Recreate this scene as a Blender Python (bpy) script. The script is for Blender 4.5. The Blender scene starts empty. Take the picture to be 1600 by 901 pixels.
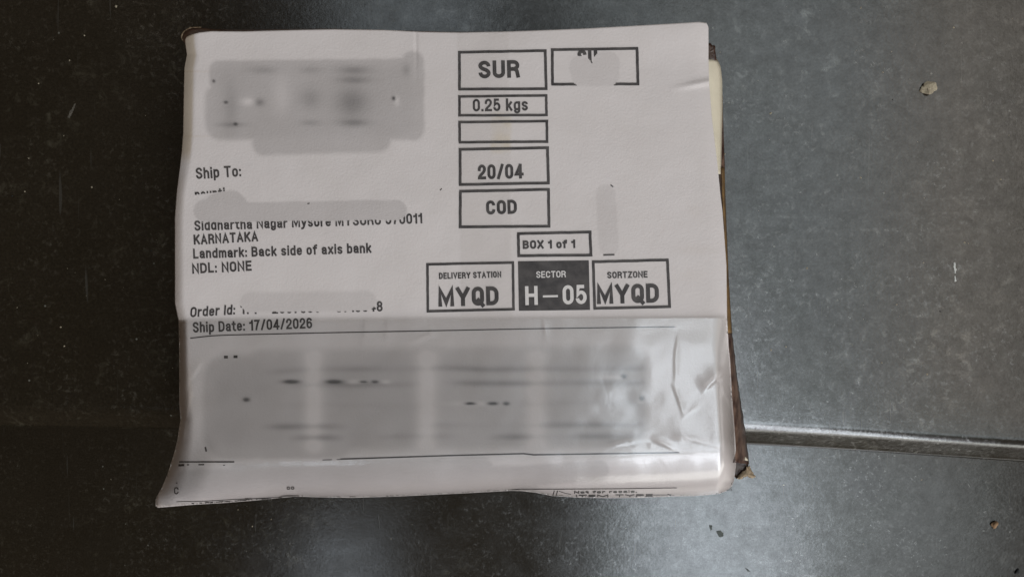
import bpy, math, random
import numpy as np
random.seed(7); rng = np.random.RandomState(7)
S = bpy.context.scene
COL = S.collection

# ------------------------------------------------------------------ camera
F_PX = 1331.0                       # focal length in photograph pixels (1600 wide)
H = 0.055                           # height of the parcel's upper face above the step
D = 0.31                            # camera height above the parcel
ZC = H + D
cd = bpy.data.cameras.new('camera'); cam = bpy.data.objects.new('camera', cd); COL.objects.link(cam)
cam.location = (0, 0, ZC); cam.rotation_euler = (0, 0, 0)
cd.sensor_width = 36.0; cd.lens = 36.0 * F_PX / 1600.0
cd.clip_start = 0.01; cd.clip_end = 50
S.camera = cam

# ------------------------------------------------------------------ light
w = bpy.data.worlds.new('World'); S.world = w; w.use_nodes = True
bg = w.node_tree.nodes['Background']
bg.inputs[0].default_value = (1.0, 0.74, 0.50, 1); bg.inputs[1].default_value = 0.07
S.view_settings.view_transform = 'Standard'; S.view_settings.look = 'None'
S.view_settings.exposure = 0.0; S.view_settings.gamma = 1.0

def window_lamp(name, loc, target, sx, sy, radiance, col):
    l = bpy.data.lights.new(name, 'AREA'); l.shape = 'RECTANGLE'; l.size = sx; l.size_y = sy
    l.energy = radiance * math.pi * sx * sy; l.color = col
    o = bpy.data.objects.new(name, l); COL.objects.link(o); o.location = loc
    v = np.array(target, float) - np.array(loc, float)
    from mathutils import Vector
    o.rotation_euler = Vector(v).to_track_quat('-Z', 'Y').to_euler()
    return o
def overhead(name, x0, x1, y0, y1, z, radiance, col):
    l = bpy.data.lights.new(name, 'AREA'); l.shape = 'RECTANGLE'; l.size = x1 - x0; l.size_y = y1 - y0
    l.energy = radiance * math.pi * (x1 - x0) * (y1 - y0); l.color = col
    o = bpy.data.objects.new(name, l); COL.objects.link(o); o.location = ((x0 + x1) / 2, (y0 + y1) / 2, z)
    return o
LZ = 2.0
overhead('bright_opening', 0.36, 0.90, -1.25, -0.45, LZ, 8.3, (0.82, 0.92, 1.0))
overhead('bright_opening_inner', 0.35, 0.58, -0.44, -0.08, LZ, 8.5, (0.84, 0.92, 1.0))
overhead('right_opening', 0.30, 1.05, -0.09, 0.95, LZ, 2.2, (0.84, 0.95, 1.0))
overhead('far_right_opening', 1.06, 1.55, -0.45, 0.95, LZ, 1.9, (1.0, 0.94, 0.86))
overhead('lower_right_opening', 0.91, 1.50, -1.10, -0.46, LZ, 2.4, (0.88, 0.97, 1.0))
overhead('middle_right_opening', 0.59, 1.05, -0.44, -0.10, LZ, 2.2, (0.84, 0.95, 1.0))
overhead('upper_opening', -0.50, -0.03, 0.55, 1.15, LZ, 1.9, (0.80, 0.92, 1.0))
overhead('upper_middle_opening', 0.14, 0.29, 0.60, 1.15, LZ, 1.9, (0.82, 0.94, 1.0))
overhead('narrow_opening', -0.61, -0.44, -1.25, -0.74, LZ, 4.3, (0.80, 0.90, 1.0))
window_lamp('window_behind', (0.80, -1.9, 1.50), (0, 0, 0), 0.46, 1.6, 13.0, (0.88, 0.93, 1.0))
window_lamp('low_fill', (1.15, -2.0, 0.52), (0, 0, 0), 1.8, 0.65, 4.2, (0.97, 0.97, 0.92))  # added low lamp that brightens the sloping face of the step edge
window_lamp('side_fill', (1.45, -0.45, 0.85), (0.1, 0, 0), 0.7, 0.6, 1.6, (1.0, 0.97, 0.95))  # added fill lamp, makes the paper brighter towards the right
window_lamp('warm_fill', (-1.2, 1.5, 2.2), (0, 0, 0), 0.35, 0.35, 5.0, (1.0, 0.80, 0.62))  # added fill lamp, warms the light from the left

# ------------------------------------------------------------------ helpers
def world(px, py, z):
    px = np.asarray(px, float); py = np.asarray(py, float); z = np.asarray(z, float)
    k = (ZC - z) / F_PX
    return np.stack([(px - 800) * k, -(py - 450.5) * k, z + 0 * k], -1)
def mesh_obj(name, verts, faces, mat, parent=None, smooth=True, kind=None):
    me = bpy.data.meshes.new(name)
    me.from_pydata([tuple(map(float, v)) for v in verts], [], [tuple(map(int, f)) for f in faces])
    me.update()
    if smooth: me.polygons.foreach_set('use_smooth', [True] * len(me.polygons))
    if mat: me.materials.append(mat)
    o = bpy.data.objects.new(name, me); COL.objects.link(o)
    if parent: o.parent = parent
    if kind: o['kind'] = kind
    return o
def tag(o, label, cat, group=None):
    o['label'] = label; o['category'] = cat
    if group: o['group'] = group
def grid_faces(nu, nv, off=0):
    i, j = np.meshgrid(np.arange(nu - 1), np.arange(nv - 1), indexing='ij')
    a = (i * nv + j).ravel() + off
    return np.stack([a, a + 1, a + nv + 1, a + nv], -1)
def sst(x, a, b):
    t = np.clip((np.asarray(x, float) - a) / (b - a), 0, 1); return t * t * (3 - 2 * t)
def noise2(x, y, seed, sc):
    r = np.random.RandomState(seed); n = 64; g = r.rand(n, n)
    X = np.asarray(x, float) / sc; Y = np.asarray(y, float) / sc
    xi = np.floor(X).astype(int); yi = np.floor(Y).astype(int); fx = X - xi; fy = Y - yi
    fx = fx * fx * (3 - 2 * fx); fy = fy * fy * (3 - 2 * fy)
    G = lambda a, b: g[a % n, b % n]
    return (G(xi, yi) * (1 - fx) + G(xi + 1, yi) * fx) * (1 - fy) + (G(xi, yi + 1) * (1 - fx) + G(xi + 1, yi + 1) * fx) * fy - 0.5

# ------------------------------------------------------------------ materials
class NT:
    def __init__(s, name):
        s.m = bpy.data.materials.new(name); s.m.use_nodes = True; s.t = s.m.node_tree
        s.b = s.t.nodes['Principled BSDF']; s.out = s.t.nodes['Material Output']
    def n(s, typ, **kw):
        nd = s.t.nodes.new(typ)
        for k, v in kw.items(): setattr(nd, k, v)
        return nd
    def l(s, a, b): s.t.links.new(a, b)
    def noise(s, scale, detail=3, rough=0.55, vec=None, dist=0.0):
        nd = s.n('ShaderNodeTexNoise'); nd.inputs['Scale'].default_value = scale
        nd.inputs['Detail'].default_value = detail; nd.inputs['Roughness'].default_value = rough
        nd.inputs['Distortion'].default_value = dist
        if vec is not None: s.l(vec, nd.inputs['Vector'])
        return nd.outputs['Fac']
    def ramp(s, fac, stops):
        r = s.n('ShaderNodeValToRGB'); e = r.color_ramp.elements
        while len(e) < len(stops): e.new(0.5)
        for el, (p, c) in zip(e, stops):
            el.position = p; el.color = (c, c, c, 1) if not isinstance(c, tuple) else (*c, 1)
        s.l(fac, r.inputs[0]); return r.outputs[0]
    def mix(s, fac, a, b, mode='MIX'):
        m = s.n('ShaderNodeMix', data_type='RGBA', blend_type=mode)
        for sock, v in ((m.inputs[0], fac), (m.inputs[6], a), (m.inputs[7], b)):
            if isinstance(v, (int, float)): sock.default_value = v
            elif isinstance(v, tuple): sock.default_value = (*v, 1)
            else: s.l(v, sock)
        return m.outputs[2]
    def math(s, op, a, b):
        m = s.n('ShaderNodeMath', operation=op)
        for sock, v in ((m.inputs[0], a), (m.inputs[1], b)):
            if isinstance(v, (int, float)): sock.default_value = v
            else: s.l(v, sock)
        return m.outputs[0]
    def bump(s, h, strength, dist):
        b = s.n('ShaderNodeBump'); b.inputs['Strength'].default_value = strength; b.inputs['Distance'].default_value = dist
        s.l(h, b.inputs['Height']); s.l(b.outputs[0], s.b.inputs['Normal']); return b.outputs[0]
    def pos(s): return s.n('ShaderNodeNewGeometry').outputs['Position']

def stone_material():
    k = NT('polished_dark_stone'); P = k.pos()
    base = k.ramp(k.noise(9, 4, 0.6, P), [(0.3, (0.0100, 0.0074, 0.0042)), (0.7, (0.0165, 0.0125, 0.0078))])
    grain = k.ramp(k.noise(900, 2, 0.6, P), [(0.30, 0.55), (0.72, 1.35)])
    c = k.mix(0.75, base, grain, 'MULTIPLY')
    # pale mineral specks and dust, gathered in clusters
    clus = k.ramp(k.noise(30, 5, 0.7, P, 0.6), [(0.40, 0.12), (0.64, 1.0)])
    sp = k.ramp(k.noise(380, 4, 0.75, P, 0.4), [(0.53, 0.0), (0.68, 1.0)])
    f = k.math('MULTIPLY', clus, sp)
    sp2 = k.ramp(k.noise(150, 5, 0.7, P, 0.8), [(0.55, 0.0), (0.68, 1.0)])
    clus2 = k.ramp(k.noise(17, 4, 0.6, P, 0.4), [(0.46, 0.0), (0.62, 1.0)])
    f2 = k.math('MULTIPLY', sp2, clus2)
    c = k.mix(k.math('MULTIPLY', f2, 0.16), c, (0.16, 0.145, 0.10))
    c = k.mix(k.math('MULTIPLY', f, 0.12), c, (0.17, 0.15, 0.11))
    v = k.n('ShaderNodeTexVoronoi'); v.inputs['Scale'].default_value = 150; v.inputs['Randomness'].default_value = 1; k.l(P, v.inputs['Vector'])
    dots = k.ramp(v.outputs['Distance'], [(0.035, 1.0), (0.085, 0.0)])
    sel = k.n('ShaderNodeSeparateColor'); k.l(v.outputs['Color'], sel.inputs[0])
    pick = k.math('GREATER_THAN', sel.outputs[0], 0.86)
    c = k.mix(k.math('MULTIPLY', k.math('MULTIPLY', dots, pick), 0.40), c, (0.26, 0.25, 0.21))
    pick2 = k.math('GREATER_THAN', sel.outputs[1], 0.93)
    c = k.mix(k.math('MULTIPLY', k.math('MULTIPLY', dots, pick2), 0.9), c, (0.004, 0.004, 0.004))
    # hair-fine scratches running roughly away from the edge
    mp = k.n('ShaderNodeMapping'); mp.inputs['Rotation'].default_value = (0, 0, math.radians(23)); mp.inputs['Scale'].default_value = (420, 24, 1)
    k.l(P, mp.inputs[0])
    scr = k.ramp(k.noise(1.0, 1, 0.5, mp.outputs[0], 0.5), [(0.735, 0.0), (0.79, 1.0)])
    mp2 = k.n('ShaderNodeMapping'); mp2.inputs['Rotation'].default_value = (0, 0, math.radians(-52)); mp2.inputs['Scale'].default_value = (380, 20, 1)
    k.l(P, mp2.inputs[0])
    scr2 = k.ramp(k.noise(1.0, 1, 0.5, mp2.outputs[0]), [(0.765, 0.0), (0.80, 1.0)])
    c = k.mix(k.math('MULTIPLY', k.math('ADD', scr, scr2), 0.11), c, (0.17, 0.165, 0.15))
    k.l(c, k.b.inputs['Base Color'])
    r = k.ramp(k.noise(40, 5, 0.65, P), [(0.3, 0.155), (0.7, 0.22)])
    r2 = k.math('ADD', r, k.math('MULTIPLY', f, 0.12))
    k.l(r2, k.b.inputs['Roughness'])
    k.b.inputs['IOR'].default_value = 1.5
    sl = k.ramp(k.noise(150, 6, 0.8, P), [(0.3, 0.50), (0.7, 0.82)])
    sl2 = k.math('ADD', k.math('ADD', sl, k.math('MULTIPLY', f, 0.5)), k.math('MULTIPLY', f2, 0.28))
    sl3 = k.math('MULTIPLY', sl2, k.ramp(k.noise(1100, 2, 0.7, P), [(0.3, 0.86), (0.7, 1.12)]))
    k.l(sl3, k.b.inputs['Specular IOR Level'])
    h = k.math('ADD', k.math('MULTIPLY', k.noise(650, 3, 0.6, P), 0.6), k.math('MULTIPLY', k.noise(110, 3, 0.6, P), 0.35))
    k.bump(h, 0.12, 0.0005)
    return k.m

def paper_material():
    k = NT('white_label_paper'); P = k.pos()
    at = k.n('ShaderNodeAttribute', attribute_name='print_tone')
    c = k.mix(1.0, at.outputs['Color'], (0.565, 0.505, 0.482), 'MULTIPLY')
    m = k.ramp(k.noise(60, 5, 0.65, P), [(0.3, (0.955, 0.95, 0.94)), (0.7, (1.0, 1.0, 1.0))])
    c = k.mix(1.0, c, m, 'MULTIPLY')
    k.l(c, k.b.inputs['Base Color'])
    k.b.inputs['Roughness'].default_value = 0.55; k.b.inputs['Specular IOR Level'].default_value = 0.35
    h = k.math('ADD', k.math('MULTIPLY', k.noise(1200, 2, 0.6, P), 0.25), k.noise(55, 4, 0.5, P))
    k.bump(h, 0.30, 0.0012)
    return k.m

def simple(name, col, rough, var=0.25, scale=200, bumpd=0.0003, col2=None, spec=0.4):
    k = NT(name); P = k.pos()
    c2 = col2 or tuple(x * (1 - var) for x in col)
    c = k.mix(k.ramp(k.noise(scale, 4, 0.6, P), [(0.35, 0.0), (0.65, 1.0)]), col, c2)
    k.l(c, k.b.inputs['Base Color']); k.b.inputs['Roughness'].default_value = rough
    k.b.inputs['Specular IOR Level'].default_value = spec
    k.bump(k.noise(scale * 2, 3, 0.6, P), 0.4, bumpd)
    return k.m

def film_material(name, rough, boost):
    k = NT(name); P = k.pos()
    k.t.nodes.remove(k.b)
    tr = k.n('ShaderNodeBsdfTransparent'); tr.inputs[0].default_value = (0.995, 0.992, 0.988, 1)
    g = k.n('ShaderNodeBsdfGlossy'); g.inputs['Roughness'].default_value = rough; g.inputs[0].default_value = (1, 1, 1, 1)
    g2 = k.n('ShaderNodeBsdfGlossy'); g2.inputs['Roughness'].default_value = 0.10
    bp = k.n('ShaderNodeBump'); bp.inputs['Strength'].default_value = 0.5; bp.inputs['Distance'].default_value = 0.0002
    k.l(k.noise(70, 3, 0.5, P, 0.8), bp.inputs['Height'])
    fr = k.n('ShaderNodeFresnel'); fr.inputs[0].default_value = 1.48
    for nd in (g, g2, fr): k.l(bp.outputs[0], nd.inputs['Normal'])
    gm = k.n('ShaderNodeMixShader'); gm.inputs[0].default_value = 0.26; k.l(g.outputs[0], gm.inputs[1]); k.l(g2.outputs[0], gm.inputs[2])
    mx = k.n('ShaderNodeMixShader'); k.l(k.math('MULTIPLY', fr.outputs[0], boost), mx.inputs[0])
    k.l(tr.outputs[0], mx.inputs[1]); k.l(gm.outputs[0], mx.inputs[2]); k.l(mx.outputs[0], k.out.inputs[0])
    return k.m

M_STONE = stone_material()
M_PAPER = paper_material()
M_INK = simple('black_thermal_ink', (0.026, 0.020, 0.019), 0.55, 0.3, 260, 0.00005, (0.060, 0.050, 0.046))
M_INKW = simple('unprinted_white', (0.60, 0.55, 0.52), 0.55, 0.06, 900, 0.00005)
M_CARTON = simple('dark_brown_printed_card', (0.030, 0.012, 0.008), 0.42, 0.5, 130, 0.0004, (0.085, 0.05, 0.03))
M_SIDE = simple('mottled_brown_print', (0.028, 0.010, 0.008), 0.32, 0.5, 170, 0.0010, (0.17, 0.10, 0.07))
M_OCHRE = simple('ochre_card_edge', (0.21, 0.115, 0.035), 0.6, 0.5, 160, 0.0004, (0.08, 0.045, 0.02))
M_CREAM = simple('cream_card', (0.62, 0.54, 0.41), 0.6, 0.10, 120, 0.0002)
M_TAN = simple('torn_tan_card', (0.42, 0.31, 0.20), 0.85, 0.45, 500, 0.0010)
M_TAPE = film_material('clear_packing_tape', 0.26, 2.1)
M_TAPE2 = film_material('thin_clear_tape', 0.3, 0.22)
M_CRUMB = simple('beige_grit', (0.36, 0.30, 0.21), 0.9, 0.35, 1500, 0.0006)
M_CRUMB2 = simple('orange_grit', (0.32, 0.19, 0.10), 0.9, 0.4, 1500, 0.0006)
M_FLECK = simple('white_paint', (0.55, 0.54, 0.50), 0.7, 0.3, 900, 0.0003)
M_BLACKGRIT = simple('black_grit', (0.006, 0.006, 0.006), 0.7, 0.3, 900, 0.0003)

# ------------------------------------------------------------------ the stone steps
def edge_py(px):                     # where the flat top of the step starts to round over, along its length
    return np.interp(px, [-1200, 0, 275, 700, 1165, 1600, 3000], [604, 629, 633, 642, 654, 684, 765])
def upper_step():
    xs = np.linspace(-1.3, 1.3, 261)
    px = xs / (ZC / F_PX) + 800
    ks = np.array([1/ (1 + 0*x) for x in xs])
    e = edge_py(px); e = np.convolve(np.pad(e, 6, mode='edge'), np.ones(13) / 13, 'valid')
    ye = -(e - 450.5) * ZC / F_PX
    R = 0.014
    prof = [(0.9, 0), (0.5, 0), (0.25, 0), (0.1, 0), (0.03, 0), (0.008, 0)]
    y_, z_ = 0.0, 0.0; R1 = 0.0075                       # quick rounding, a worn sloping face, then down
    prof.append((0, 0))
    for a0, a1 in zip(np.linspace(0, 38, 12)[:-1], np.linspace(0, 38, 12)[1:]):
        m_ = math.radians((a0 + a1) / 2); ln = R1 * math.radians(a1 - a0)
        y_ -= ln * math.cos(m_); z_ -= ln * math.sin(m_); prof.append((y_, z_))
    for k_ in range(6):
        y_ -= 0.0012 * math.cos(math.radians(40)); z_ -= 0.0012 * math.sin(math.radians(40)); prof.append((y_, z_))
    for a0, a1 in zip(np.linspace(40, 90, 9)[:-1], np.linspace(40, 90, 9)[1:]):
        m_ = math.radians((a0 + a1) / 2); ln = 0.005 * math.radians(a1 - a0)
        y_ -= ln * math.cos(m_); z_ -= ln * math.sin(m_); prof.append((y_, z_))
    R = -y_
    prof += [(-R, -0.022), (-R + 0.001, -0.024), (0.006, -0.0245), (0.008, -0.026), (0.008, -0.1505)]
    V = np.array([[(x, ye[i] + d, z) for d, z in prof] for i, x in enumerate(xs)]).reshape(-1, 3)
    o = mesh_obj('upper_stone_step', V, grid_faces(len(xs), len(prof)), M_STONE, kind='structure')
    return o
upper_step()
n = 3
gx = np.linspace(-1.3, 1.3, n); gy = np.linspace(-1.0, 0.1, n)
V = np.array([(x, y, -0.15) for x in gx for y in gy])
mesh_obj('lower_stone_step', V, grid_faces(n, n)[:, ::-1], M_STONE, smooth=False, kind='structure')

# ------------------------------------------------------------------ the label surface
TOP = [(289,63),(291,58),(300,54),(312,51),(330,49),(380,49.5),(410,48.5),(470,47),(520,46),(600,47),(660,50),(720,51),(792,49.5),(860,47),(910,45),(1000,40),(1060,36.5),(1092,34.5),(1104,36),(1107,43)]
RIGHT = [(1107,43),(1107,90),(1108,128),(1112,182),(1121,256),(1126,307),(1129,331),(1135,415),(1136,496),(1139,545),(1141,563),(1144,620),(1148,670),(1150,698),(1150,726),(1147,750),(1144,758)]
BOT = [(243,790),(247,792.5),(300,788),(350,785),(400,781),(440,777),(465,775),(490,776),(550,777),(620,775),(725,770),(800,766),(815,766.5),(837,769),(862,774),(900,776.5),(950,777.5),(1000,777),(1050,775),(1090,774),(1123,771),(1136,766),(1144,758)]
LEFT = [(289,63),(290,74),(292,86),(288,107),(287,150),(286,208),(284,235),(281,262),(276,300),(273,340),(273,423),(273,473),(279,502),(280,553),(280,630),(282,655),(279,673),(277,688),(271,711),(261,742),(253,761),(245,775),(243,781),(243,790)]
def resample(pts, n, jitter=0):
    p = np.array(pts, float); d = np.r_[0, np.cumsum(np.hypot(*np.diff(p, axis=0).T))]
    t = np.linspace(0, d[-1], n)
    return np.stack([np.interp(t, d, p[:, 0]), np.interp(t, d, p[:, 1])], -1)
def wave(px, py):
    return 0.0012 * noise2(px + 900, py + 500, 3, 210) + 0.0003 * noise2(px, py, 4, 90) + 0.00013 * noise2(px, py, 5, 34)
def zl(px, py):
    """height of the paper under picture position px, py"""
    px = np.asarray(px, float); py = np.asarray(py, float)
    z = H + wave(px, py)
    # rolls over the parcel's near edge
    yf = np.interp(px, [240, 500, 900, 1150], [722, 715, 702, 684])
    bot = np.interp(px, [p[0] for p in BOT[:-1]], [p[1] for p in BOT[:-1]])
    ext = np.maximum(bot - yf, 30) * D / F_PX * 1.06
    d = np.clip(py - yf, 0, None) * D / F_PX
    soft = np.interp(px, [240, 300, 420], [0.35, 0.6, 1.0])
    z = z - soft * (ext - np.sqrt(np.clip(ext ** 2 - np.minimum(d, ext * 0.985) ** 2, 0, None)))
    # sags over the left side, and near the right border
    lx = np.interp(py, [p[1] for p in LEFT], [p[0] for p in LEFT])
    wd = np.interp(py, [40, 240, 300, 600, 800], [22, 18, 14, 16, 40])
    t = np.clip(1 - (px - lx) / wd, 0, 1.2)
    z = z - 0.0026 * t ** 2
    z = z - 0.003 * sst(py, 640, 790) * sst(-(px - lx), -70, 0)
    rx = np.interp(py, [p[1] for p in RIGHT], [p[0] for p in RIGHT])
    t = np.clip(1 - (rx - px) / 26, 0, 1.2)
    z = z - 0.0060 * t ** 2 * sst(py, 470, 700) - 0.0006 * t ** 2
    # raised crease towards the upper right corner, fold lines
    z = z + 0.0010 * np.exp(-((py - 128 - (px - 1107) * -0.18) / 5.0) ** 2) * sst(px, 1040, 1100) * 0.7
    z = z + 0.0014 * sst(px, 840, 1107) * sst(-py, -110, -34)
    z = z - 0.00022 * np.exp(-((px - 650 - 0.012 * (py - 60)) / 2.2) ** 2) * sst(-py, -150, -60)
    return z

# printed tones: the washed-out grey smudges over parts of the print
def cap(px, py, x0, y0, x1, y1, r, soft):
    dx, dy = x1 - x0, y1 - y0; L2 = max(dx * dx + dy * dy, 1e-6)
    t = np.clip(((px - x0) * dx + (py - y0) * dy) / L2, 0, 1)
    return 1 - sst(np.hypot(px - x0 - t * dx, py - y0 - t * dy), r - soft, r + soft)
def rbox(px, py, x0, y0, x1, y1, r, soft):
    cx, cy = (x0 + x1) / 2, (y0 + y1) / 2
    qx = np.abs(px - cx) - (x1 - x0) / 2 + r; qy = np.abs(py - cy) - (y1 - y0) / 2 + r
    d = np.hypot(np.maximum(qx, 0), np.maximum(qy, 0)) + np.minimum(np.maximum(qx, qy), 0) - r
    return 1 - sst(d, -soft, soft)
def smudge_mask(px, py):
    px = np.asarray(px, float) + 1.6 * noise2(px, py, 11, 13); py = np.asarray(py, float) + 1.6 * noise2(px, py, 12, 15)
    m = []
    py2 = py + (px - 500) * 0.012
    m.append(rbox(px, py2, 327, 93, 655, 140, 14, 3.5)); m.append(rbox(px, py, 320, 130, 662, 219, 26, 5.5))
    m.append(rbox(px, py, 627, 80, 663, 220, 18, 4)); m.append(rbox(px, py + (px - 500) * .03, 394, 180, 612, 240, 20, 5))
    m.append(cap(px, py, 907, 106, 908, 106, 18, 1.8)); m.append(cap(px, py, 946, 100, 949, 100, 20, 1.8)); m.append(cap(px, py, 910, 117, 950, 117, 18, 1.8))
    m.append(cap(px, py, 946, 303, 951, 384, 15.5, 2.2))
    m.append(cap(px, py, 319, 329, 370, 320, 17, 2)); m.append(cap(px, py, 338, 322, 362, 317, 20, 2)); m.append(cap(px, py, 330, 332, 620, 328, 15.5, 1.8))
    m.append(cap(px, py, 391, 472, 572, 470, 15.5, 4))
    m.append(rbox(px, py + (px - 600) * .008, 317, 552, 560, 716, 40, 8)); m.append(rbox(px, py + (px - 700) * .012, 380, 543, 1012, 702, 32, 9))
    m.append(rbox(px, py + (px - 500) * .010, 274, 730, 840, 778, 18, 4)); m.append(rbox(px, py + (px - 700) * .03, 356, 714, 770, 760, 18, 4)); m.append(cap(px, py, 700, 752, 936, 734, 16, 3))
    return np.clip(np.maximum.reduce(m), 0, 1)
def G(px, py, cx, cy, sx, sy): return np.exp(-((px - cx) / sx) ** 2 - ((py - cy) / sy) ** 2)
def tones(px, py):
    m = smudge_mask(px, py)
    strong = np.ones_like(px) * 0.80
    strong = np.where(py < 250, 0.70, strong)
    strong = np.where((px > 880) & (py < 145), 0.90, strong)
    strong = np.where((px > 925) & (px < 975) & (py > 280) & (py < 405), 0.90, strong)
    strong = np.where((py > 440) & (py < 500), 0.88, strong)
    strong = np.where((py > 290) & (py < 352) & (px < 640), 0.80, strong)
    strong = np.where(py > 540, 0.76, strong)
    strong = np.where(py > 716, 0.84, strong)
    big = rbox(px, py, 330, 548, 1010, 705, 30, 10)
    d = np.zeros_like(px)
    for cy, a in ((577, .10), (600, .12), (632, .07), (665, .11), (682, .14)):
        wob = cy - (px - 660) * 0.008
        seg = np.clip(0.55 + 1.7 * noise2(px, px * 0 + cy * 7, 21, 62), 0, 1.4); wob = wob + 5 * noise2(px, px * 0 + cy, 22, 70)
        d += a * np.exp(-((py - wob) / 5.0) ** 2) * seg * sst(px, 400, 450)
    d -= 0.16 * (np.exp(-((px - 490) / 15) ** 2) + np.exp(-((px - 667) / 16) ** 2) + np.exp(-((px - 838) / 17) ** 2))
    strong = strong - 1.9 * d * big + 0.05 * (1 - rbox(px, py, 336, 560, 1000, 696, 30, 14)) * (py > 540) * (py < 718) + 0.06 * noise2(px, py, 71, 40) * big
    tb = rbox(px, py, 330, 90, 650, 225, 20, 8)
    dd = 0.16 * G(px, py, 553, 110, 26, 7) + 0.15 * G(px, py, 553, 125, 26, 6) + 0.18 * G(px, py, 550, 160, 26, 24) + 0.16 * G(px, py, 553, 192, 24, 6)
    dd += 0.10 * G(px, py, 412, 110, 22, 6) + 0.08 * G(px, py, 485, 110, 18, 6) + 0.20 * G(px, py, 405, 160, 8, 6) - 0.16 * G(px, py, 388, 159, 12, 6) + 0.12 * G(px, py, 362, 195, 22, 4)
    dd += 0.10 * G(px, py, 485, 155, 16, 16) + 0.10 * G(px, py, 635, 110, 6, 10) + 0.1 * G(px, py, 485, 192, 16, 5) + 0.08 * G(px, py, 360, 165, 12, 40) - 0.08 * G(px, py, 440, 150, 14, 30)
    strong = strong - 1.7 * dd * tb + 0.05 * (1 - rbox(px, py, 334, 100, 646, 215, 24, 14)) * (py < 250) * (px < 700)
    T = 1 - m * (1 - strong)
    col = np.stack([T, T * (1 - 0.003 * m), T * (1 - 0.004 * m)], -1)
    # leftovers of print inside the smudges
    ink = np.zeros_like(px); wht = np.zeros_like(px)
    for cx, cy, sx, sy in ((455, 596, 13, 3), (522, 596, 13, 3), (568, 596, 5, 1.6), (586, 596, 5, 2), (735, 630, 8, 2), (770, 630, 8, 2.6), (791, 630, 5, 2.6), (975, 587.5, 4, 3.4), (1003, 622, 3.6, 3.6), (615, 154, 2.6, 3), (334, 127, 2.2, 2.2), (385, 624, 5, 3), (353, 160, 3, 2), (368, 194, 3, 2.2)):
        ink = np.maximum(ink, 0.9 * np.clip(1.5 * G(px, py, cx, cy, sx, sy), 0, 1))
    for cx, cy, sx, sy in ((488, 596, 16, 4), (552, 596, 14, 4), (603, 596, 8, 3), (745, 630, 50, 4.5), (955, 589, 20, 3), (1001, 627, 5, 3), (620, 158, 4, 7)):
        wht = np.maximum(wht, 0.8 * G(px, py, cx, cy, sx, sy))
    col = col + (1.0 - col) * wht[..., None]
    col = col * (1 - 0.95 * (ink * np.where(wht > .4, 1, .9)))[..., None]
    # left border strip: shade of the downward curving edge painted in beige; brownish handling marks
    lx = np.interp(py, [p[1] for p in LEFT], [p[0] for p in LEFT])
    st = (1 - sst(px - lx, 12, 17)) * (1 - sst(py, 232, 262))
    col = col * (1 - st[..., None] * np.array([0.20, 0.26, 0.38]))
    edge = (1 - sst(px - lx, 3, 16)) * sst(py, 250, 300)
    col = col * (1 - 0.55 * edge[..., None] * np.array([0.10, 0.16, 0.24]))
    for cx, cy, sx, sy, a in ((1090, 390, 34, 8, .035), (1080, 430, 20, 10, .03), (296, 610, 5, 40, .12), (1085, 330, 14, 10, .025), (930, 746, 5, 4, .05), (300, 112, 30, 1.0, .12), (305, 213, 26, 1.0, .10), (1110, 505, 40, 20, .04)):
        col = col * (1 - a * G(px, py, cx, cy, sx, sy)[..., None] * np.array([.6, .9, 1.3]))
    # a yellow glue trace under the narrow vertical tape
    yl = sst(px, 764, 770) * (1 - sst(px, 796, 802)) * sst(py, 165, 185) * (1 - sst(py, 236, 244)) * (0.6 + noise2(px, py, 31, 12))
    col = col * (1 - np.clip(yl, 0, 1)[..., None] * np.array([0.03, 0.07, 0.18]))
    return np.clip(col, 0.02, 1)

parcel = bpy.data.objects.new('parcel', None); COL.objects.link(parcel)
parcel.empty_display_size = 0.02
tag(parcel, 'dark brown parcel under a creased white shipping label, lying over the step edge', 'parcel')

NU, NV = 440, 370
t_ = resample(TOP, NU); b_ = resample(BOT, NU); l_ = resample(LEFT, NV); r_ = resample(RIGHT, NV)
# the boundary runs keep their own rhythm: match columns by horizontal position along top and bottom
u = np.linspace(0, 1, NU)[:, None, None]; v = np.linspace(0, 1, NV)[None, :, None]
C = (1 - v) * t_[:, None] + v * b_[:, None] + (1 - u) * l_[None] + u * r_[None] \
    - ((1 - u) * (1 - v) * t_[0] + u * (1 - v) * t_[-1] + (1 - u) * v * b_[0] + u * v * b_[-1])
PX, PY = C[..., 0], C[..., 1]
ZZ = zl(PX, PY)
# frayed hairline irregularity at the near border
W3 = world(PX, PY, ZZ)
verts = W3.reshape(-1, 3); faces = grid_faces(NU, NV)
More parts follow.
